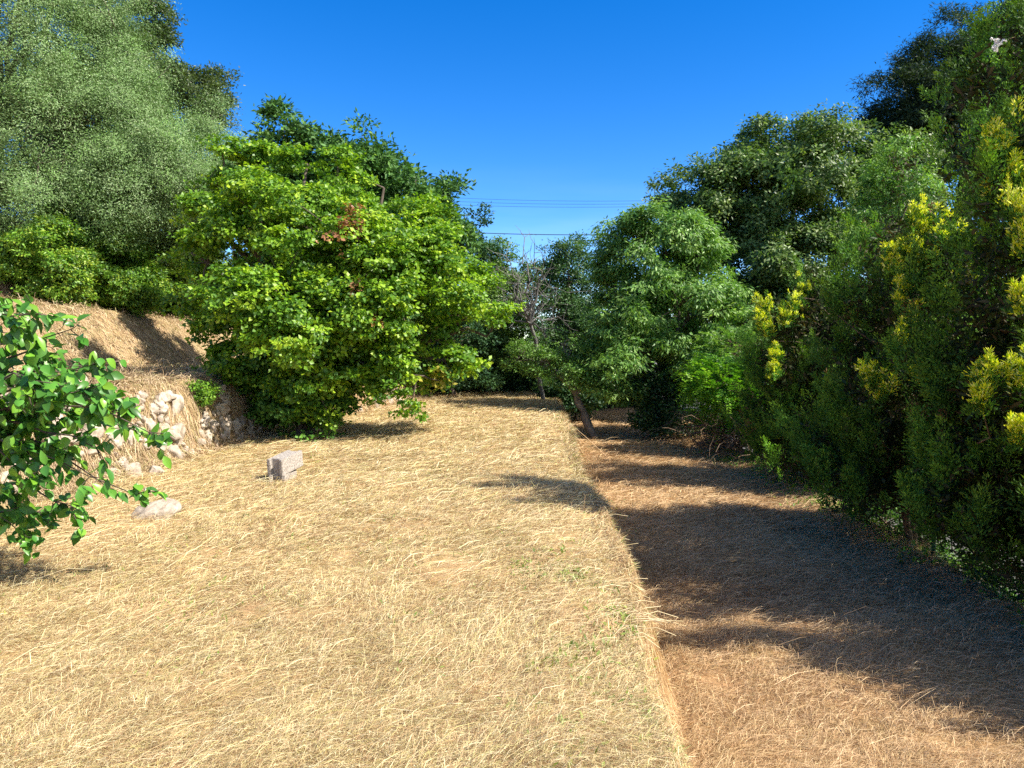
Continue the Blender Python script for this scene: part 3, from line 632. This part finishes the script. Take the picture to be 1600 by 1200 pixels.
# white rambling rose on the conifer
rng = np.random.default_rng(5); c0 = P(1557, 68, 6.9)
rr = empty('white_rose', c0, 'small cluster of white rose blossoms on the tall right conifer', 'flower')
for k in range(9):
    c = c0 + rng.normal(0, .028, 3); n = 7; d = unit(rng.normal(size=(n, 3)) + (-.3, -.6, .3))
    leaf_mesh('blossom', rng, np.tile(c, (n, 1)), unit(rng.normal(size=(n, 3)) * .5 + (-.3, -1, .4)), d, np.full(n, .028), np.full(n, .026), np.tile((.82, .80, .76), (n, 1)), M_flower, rr)

# ---------------------------------------------------------------- wire fence
fz = lambda y: H(float(xf(y)), y)
py_ = np.arange(4.0, 30, 2.15)
root = empty('wire_fence', (float(xf(4)), 4, fz(4)), 'green wire mesh fence with thin posts along the right side', 'fence')
for y_ in py_:
    x_0 = float(xf(y_)); z0 = fz(y_); T = Tubes(); T.add([(x_0, y_, z0 - .2), (x_0, y_, z0 + .6), (x_0, y_, z0 + 1.15)], .022, 8)
    T.add([(x_0, y_, z0 + 1.15), (x_0, y_, z0 + 1.17), (x_0, y_, z0 + 1.175)], [.027, .027, .001], 8); T.build('post', M_fence, root)
T = Tubes(); ys = np.arange(4.0, 29.8, .07)
sm = lambda y: LOW + .03
for k in range(17):
    zz = .02 + k * .065; yy = np.arange(4.0, 29.9, .5); T.add(np.column_stack([xf(yy) - .02, yy, sm(yy) + zz + .012 * np.sin(yy * 9 + k)]), .0016 if k not in (0, 8, 16) else .0025, 3)
for y_ in ys: T.add([(float(xf(y_)) - .02, y_, LOW), (float(xf(y_)) - .02, y_ + .01, LOW + .55), (float(xf(y_)) - .02, y_, LOW + 1.08)], .0016, 3)
T.build('wire_mesh', M_fence, root)

# ---------------------------------------------------------------- stones
def rock_arrays(rng, c, s, sub=3, rough=.28, flatz=1.0):
    import bmesh
    bm = bmesh.new(); bmesh.ops.create_icosphere(bm, subdivisions=sub, radius=1)
    v = np.array([x.co[:] for x in bm.verts]); f = np.array([[q.index for q in x.verts] for x in bm.faces]); bm.free()
    v = v / (np.abs(v) ** 3.5).sum(1)[:, None] ** (1 / 3.5)
    # chop with random planes for an angular stone
    for k in range(11):
        nrm = unit(rng.normal(size=3)); d = rng.uniform(.5, .9); e_ = v @ nrm - d; v = v - np.outer(np.clip(e_, 0, None), nrm)
    v = v + rng.normal(size=v.shape) * .03 * rough
    R = np.linalg.qr(rng.normal(size=(3, 3)))[0]; 
    v = v * np.array(s); a = rng.normal(0, .35); Rz = np.array([[cos(a), -sin(a), 0], [sin(a), cos(a), 0], [0, 0, 1]]); b_ = rng.normal(0, .25); Rx = np.array([[1, 0, 0], [0, cos(b_), -sin(b_)], [0, sin(b_), cos(b_)]])
    return v @ (Rz @ Rx).T + np.array(c), f
def wall(label, y0, y1, n, seed, smax=.16):
    rng = np.random.default_rng(seed); x0 = float(xw(y0)); root = None; V, Fc, k = [], [], 0
    tot = 0
    while tot < n:
        y = rng.uniform(y0, y1); hgt = rng.random() ** .8 * .98
        wl = float(xw(y)) + float(fbm(np.array([y * .8]), np.array([7.]), 5)[0]) * .25
        # find x where the bank has this height
        xs = np.linspace(wl + .15, wl - .7, 30); zs = height(xs, np.full(30, y)); j = np.argmin(abs(zs - hgt)); 
        if vnoise(np.array([y * 1.6]), np.array([hgt * 2.2]), seed)[0] < .36: continue
        s = rng.uniform(.05, smax) * (1.3 if rng.random() < .12 else .85); v, f = rock_arrays(rng, (xs[j] + .02, y, zs[j]), (s * rng.uniform(.5, .8), s * rng.uniform(.6, 1.2), s * rng.uniform(.5, 1.3)))
        V.append(v); Fc.append(f + k); k += len(v); tot += 1
    o = mesh_obj('dry_stone_wall', np.concatenate(V), np.concatenate(Fc), 3, M_stone)
    tag(o, label, 'stone wall')
wall('low crumbling dry stone wall of pale stones in front of the spreading tree', 8.2, 14.2, 240, 301, .145)
wall('far stretch of pale stone wall seen under the drooping branch', 18.5, 22.5, 110, 302, .17)
wall('near stretch of stone wall mostly hidden behind the glossy leafy branches', 5.6, 8.2, 50, 303, .16)
def rock(label, px, py, Z, s, seed):
    rng = np.random.default_rng(seed); c = P(px, py, Z); z = H(c[0], c[1]); v, f = rock_arrays(rng, (c[0], c[1], z + s[2] * .25), s, sub=4)
    tag(mesh_obj('rock', v, f, 3, M_stone), label, 'rock', 'loose pale rocks below the wall')
rock('wide flat pale boulder sunk in the mown grass', 243, 806, 7.2, (.24, .19, .14), 311)
rock('pale upright stone fallen below the wall left of the larger stones', 212, 735, 9.4, (.10, .1, .16), 312)
rock('rounded pale stone at the foot of the wall', 243, 728, 9.7, (.11, .1, .10), 313)
rock('pale stone lying in the grass between the boulder and the wall', 232, 765, 8.5, (.07, .1, .06), 314)
rock('broad pale stone glimpsed through the leafy branches on the left', 30, 775, 8.2, (.28, .2, .14), 315)
rock('light stone glimpsed under the branch near the wall foot', 125, 690, 9.8, (.20, .16, .16), 316)

# ---------------------------------------------------------------- concrete blocks
def block(label, c, yaw, pitch, size=(.20, .48, .20)):
    import bmesh
    w_, l_, h_ = size
    bm = bmesh.new()
    # outline seen from above: rectangle with a channel in each end
    g_, d_ = .06, .05
    o2 = [(-w_/2, -l_/2), (-g_, -l_/2), (-g_, -l_/2 + d_), (g_, -l_/2 + d_), (g_, -l_/2), (w_/2, -l_/2), (w_/2, l_/2), (g_, l_/2), (g_, l_/2 - d_), (-g_, l_/2 - d_), (-g_, l_/2), (-w_/2, l_/2)]
    vb = [bm.verts.new((x, y, 0)) for x, y in o2]; f = bm.faces.new(vb)
    r = bmesh.ops.extrude_face_region(bm, geom=[f]); bmesh.ops.translate(bm, verts=[v for v in r['geom'] if isinstance(v, bmesh.types.BMVert)], vec=(0, 0, h_))
    bmesh.ops.recalc_face_normals(bm, faces=bm.faces); bmesh.ops.bevel(bm, geom=list(bm.edges), offset=.006, segments=2, affect='EDGES')
    me = bpy.data.meshes.new('concrete_block'); bm.to_mesh(me); bm.free(); me.materials.append(M_block)
    o = bpy.data.objects.new('concrete_block', me); COL.objects.link(o); o.location = c; o.rotation_euler = (pitch, 0, yaw)
    tag(o, label, 'concrete block', 'concrete blocks stacked in the mown grass'); return o
bc = P(431, 738, 8.95); bz = H(bc[0], bc[1] + .15)
block('lower concrete block sunk in the grass under the other one', (bc[0] + .02, bc[1] + .22, bz - .09), radians(-4), 0, (.20, .42, .20))
block('upper concrete block lying on top of the sunken one', (bc[0] + .04, bc[1] + .27, bz + .125), radians(-14), radians(6), (.21, .5, .205))

# ---------------------------------------------------------------- overhead cables
for k, (pts, r_, lb) in enumerate([
        ([(560, 300), (720, 309), (900, 314), (1100, 312), (1300, 300)], .009, 'topmost thin overhead cable across the sky gap'),
        ([(560, 306), (720, 315), (900, 319), (1100, 316), (1300, 304)], .009, 'middle one of the three thin overhead cables'),
        ([(560, 312), (720, 320), (900, 324), (1100, 320), (1300, 308)], .009, 'lowest of the three thin overhead cables'),
        ([(560, 352), (750, 364), (850, 367), (960, 366), (1200, 356)], .016, 'thick black cable hanging below the three thin ones'),
        ([(860, 402), (900, 391), (940, 382), (1050, 356), (1200, 330)], .006, 'short thin cable slanting up behind the slender tree')]):
    Zc = 45 if k < 3 else 30
    q = np.array([P(px, py, Zc) for px, py in pts]); xs = np.linspace(q[0, 0], q[-1, 0], 30); cf = np.polyfit(q[:, 0], q[:, 2], 2)
    T = Tubes(); T.add(np.column_stack([xs, np.full(30, Zc), np.polyval(cf, xs)]), r_, 5)
    tag(T.build('overhead_cable', M_wire), lb, 'cable', 'overhead cables crossing the gap')

# ---------------------------------------------------------------- pear tree, left foreground
def near_leaves(name, rng, pos, dirv, nor, L, W, col, mat, parent):
    n = len(pos); dirv = unit(dirv); nor = unit(nor - dirv * (nor * dirv).sum(1)[:, None]); side = np.cross(dirv, nor)
    ts = np.array([0, .18, .42, .68, .88, 1.0]); wd = np.array([.02, .62, 1.0, .82, .38, .01])
    rows = []
    curl = rng.uniform(.05, .45, n)
    for t_, w_ in zip(ts, wd):
        ctr = pos + dirv * (L * t_)[:, None] - nor * (L * t_ * t_ * curl)[:, None]
        for s_ in (-1, 0, 1):
            rows.append(ctr + side * (s_ * W * w_ / 2)[:, None] + nor * (abs(s_) * W * w_ * .16)[:, None])
    V = np.stack(rows, 1).reshape(-1, 3); k = np.arange(n)[:, None] * 18
    fs = []
    for a in range(5):
        for s_ in range(2): fs.append(k + np.array([a*3+s_, a*3+s_+1, (a+1)*3+s_+1, (a+1)*3+s_]))
    return mesh_obj(name, V, np.concatenate(fs), 4, mat, parent, colors=np.repeat(col, 18, 0), smooth=True)
rng = np.random.default_rng(90)
bx, by = -4.75, 5.3; z0 = H(bx, by); root = empty('pear_tree', (bx, by, z0), 'glossy leaved pear branches reaching in from the left edge of the lawn', 'pear tree')
T = Tubes(); fork = np.array((bx + .1, by, z0 + .75)); T.add(curve((bx, by, z0 - .1), fork, rng, n=6), np.linspace(.075, .055, 6), 9)
T.add(curve(fork, (bx - .3, by + .2, z0 + 2.4), rng, n=6), np.linspace(.05, .02, 6), 7)
ends = [(110, 515, 5.2), (60, 490, 4.9), (145, 570, 5.1), (180, 640, 4.9), (232, 675, 4.8), (195, 665, 5.2), (150, 700, 5.0), (205, 770, 5.2), (140, 745, 4.9), (110, 790, 5.2),
        (90, 600, 4.7), (60, 660, 5.3), (40, 560, 5.3), (50, 740, 4.8), (20, 610, 4.8), (30, 830, 5.1), (10, 700, 5.2), (120, 660, 5.4), (80, 560, 5.5), (10, 520, 5.4), (60, 800, 5.4),
        (-20, 480, 5), (-40, 600, 5), (-40, 720, 5), (-10, 800, 5), (170, 625, 5.4), (100, 700, 5.2), (130, 610, 4.7), (70, 620, 5.0)]
lp, ld, lc = [], [], []
for (ex, ey, eZ) in ends:
    e_ = P(ex, ey, eZ); st = fork + (rng.normal(0, .03), rng.normal(0, .05), rng.uniform(-.2, .9) if ey < 650 else rng.uniform(-.25, .2))
    c = curve(st, e_, rng, n=10, wig=.18, lift=.12); T.add(c, np.linspace(.017, .0035, 10), 5)
    for q in range(22):
        i_ = min(9, int(3 + 7 * rng.random() ** .7)); s0 = c[i_]; e2 = s0 + unit(rng.normal(size=3) + (c[min(9, i_)] - c[i_ - 1]) * 6) * rng.uniform(.08, .22)
        c2 = curve(s0, e2, rng, n=4, wig=.1, sag=.05); T.add(c2, np.linspace(.004, .002, 4), 4)
        for h_ in range(rng.integers(3, 7)):
            b_ = c2[rng.integers(1, 4)]; lp.append(b_ + rng.normal(0, .008, 3)); ld.append(unit(rng.normal(size=3) * .7 + (.35, -.1, -.65)))
lp = np.array(lp); ld = np.array(ld); n = len(lp)
nr = unit(rng.normal(size=(n, 3)) * .5 + (.35, -.45, .9))
near_leaves('crown', rng, lp, ld, nr,   .098 * rng.uniform(.6, 1.2, n), .060 * rng.uniform(.7, 1.15, n),
            pick(rng, [(.05, .17, .022), (.075, .22, .03), (.10, .27, .035), (.05, .15, .025), (.16, .34, .03)], n), M_gloss, root)
T.build('trunk', M_bark, root)

# ---------------------------------------------------------------- brambles, dead brush, weeds
tree('bramble', 'yellow green bramble patch trailing over the top of the stone wall', 'bramble', (-5.45, 12.2),
     [(P(285, 603, 11.9)[0], 11.9, P(285, 603, 11.9)[2], .30, .2, .05), (P(325, 608, 12.2)[0], 12.2, P(325, 608, 12.2)[2], .16, .2, .06), (P(320, 622, 12.0)[0], 12.0, P(320, 622, 12)[2], .10, .12, .07)],
     70, 22, .09, .045, .035, [(.14, .30, .03), (.20, .36, .03), (.10, .22, .03)], r0=.006, ntw=40, seed=91, bough=0, trunk='stem', bark=M_twig)
rng = np.random.default_rng(92); c0 = P(1140, 690, 17.0); z = H(c0[0], c0[1])
T = Tubes(); 
for k in range(420):
    a = c0 + (rng.normal(0, .38), rng.normal(0, 1.0), 0); a[2] = z + rng.random() * .55; b_ = a + (rng.normal(-.25, .5), rng.normal(-.1, .5), rng.normal(.0, .4)); b_[2] = max(b_[2], z + .03)
    T.add(curve(a, b_, rng, n=6, wig=.3, lift=.15), np.linspace(.010 if k % 9 else .02, .003, 6), 4)
tag(T.build('brushwood_heap', M_twig), 'tangled heap of dead brown branches below the vivid green shrub', 'brushwood')
# weeds
rng = np.random.default_rng(93)
def ground_leaves(name, label, n, xr, yr, L, W, pal, seed, up=.3, ncl=40, spread=.12):
    rng = np.random.default_rng(seed); cx = rng.uniform(*xr, ncl); cy = rng.uniform(*yr, ncl) if not callable(xr) else 0
    j = rng.integers(0, ncl, n); x = cx[j] + rng.normal(0, spread, n); y = cy[j] + rng.normal(0, spread, n)
    pos = np.column_stack([x, y, height(x, y) + rng.random(n) * .03]); d = unit(rng.normal(size=(n, 3)) + (0, 0, up * 2)); nor = unit(rng.normal(size=(n, 3)) * .6 + (0, -.2, 1))
    return tag(leaf_mesh(name, rng, pos, nor, d, L * rng.uniform(.5, 1.3, n), W * rng.uniform(.5, 1.3, n), pick(rng, pal, n), M_leaf, None), label, kind='stuff')
GW = [(.16, .28, .04), (.22, .32, .06), (.12, .22, .03), (.30, .34, .08)]
ground_leaves('weeds', 'small green weeds sprouting through the mown grass near the terrace edge', 900, (.0, .8), (2.4, 6.0), .045, .018, GW, 94, ncl=34, up=.5, spread=.07)
ground_leaves('weeds', 'scattered green weeds in the mown grass of the upper terrace', 3200, (-5, .9), (3, 16), .045, .012, GW, 95, ncl=150, up=.6)
ground_leaves('weeds', 'green undergrowth along the foot of the wire fence', 6000, (4.6, 5.7), (5.5, 17), .09, .03, G_pinn, 96, ncl=110, up=1.2, spread=.2)
rng = np.random.default_rng(130)
for k in range(9):
    y = 5.3 + k * .62 + rng.normal(0, .1); x = float(xf(y)) + .35 + rng.normal(0, .08); z = H(x, y); hh2 = rng.uniform(.22, .42)
    tree('privet_sprout', ['low dark green sprout', 'leafy green sprout', 'sparse green sprout'][k % 3] + ' behind the wire fence under the conifers', 'shrub', (x, y),
         [(x, y, z + hh2 * .5, .32, .30, hh2), (x + .1, y + .3, z + hh2 * .4, .26, .26, hh2 * .8)], 46, 22, .12, .05, .026, [(.05, .13, .02), (.08, .19, .025), (.12, .26, .03)], r0=.012, ntw=26, seed=131 + k,
         group='low sprouts along the fence foot: ' + ['dark', 'leafy', 'sparse'][k % 3], trunk='stem', bark=M_twig, bough=0, rough=.5)
ground_leaves('weeds', 'green weeds hanging at the far lip of the terrace step', 1500, (1.0, 1.5), (9, 28), .07, .02, GW, 97, ncl=60, up=.3, spread=.12)
# grass tufts leaning over the lip of the step
rng = np.random.default_rng(120); n = 16000; tc_ = rng.uniform(2.2, 26, 260) ** 1.0; y = tc_[rng.integers(0, 260, n)] + rng.normal(0, .06, n)
y = np.clip(y, 2.1, 27); wob = fbm(y * 1.3, y * 0.0 + 3, 11) * 0.42 + fbm(y * 5, y * 0.0 + 8, 12) * 0.16
x = xe(y) + wob * (.25 + .75 * ss(2, 6, y)) + rng.normal(0.0, .045, n); pos = np.column_stack([x, y, height(x, y) + .005])
d = unit(np.column_stack([rng.normal(.75, .5, n), rng.normal(0, .6, n), rng.normal(.0, .45, n)])); nor = unit(rng.normal(size=(n, 3)) * .7 + (.2, 0, 1))
gp = np.array(PU + PU + [(.30, .36, .08), (.20, .30, .05)]); cc = gp[rng.integers(0, len(gp), n)] * rng.uniform(.6, 1.15, (n, 1))
tag(leaf_mesh('lip_grass', rng, pos, nor, d, rng.uniform(.04, .15, n) * np.clip(y / 8, .7, 1.4), .004 * np.clip(y / 6, .7, 2.2), cc, M_straw, None), 'dry grass tufts leaning over the lip of the terrace step', kind='stuff')
# long stalks sticking out over the step
T = Tubes(); rng = np.random.default_rng(98)
for k in range(26):
    y = rng.uniform(4.2, 5.2) if k < 16 else rng.uniform(4, 9); x = float(xe(y)) - rng.uniform(.02, .15); z = H(x, y) + .03
    a = rng.uniform(-.5, .35); L_ = rng.uniform(.16, .32); T.add([(x, y, z), (x + L_ * .5 * cos(a), y + L_ * .5 * sin(a), z + .02), (x + L_ * cos(a), y + L_ * sin(a), z + rng.uniform(-.05, .03))], .0022, 3)
mm = noise_mat('pale_stalk', (.55, .42, .2), (.8, .7, .45), 5, bump=.1)
tag(T.build('straw', mm), 'pale long stalks jutting out over the terrace step', kind='stuff')
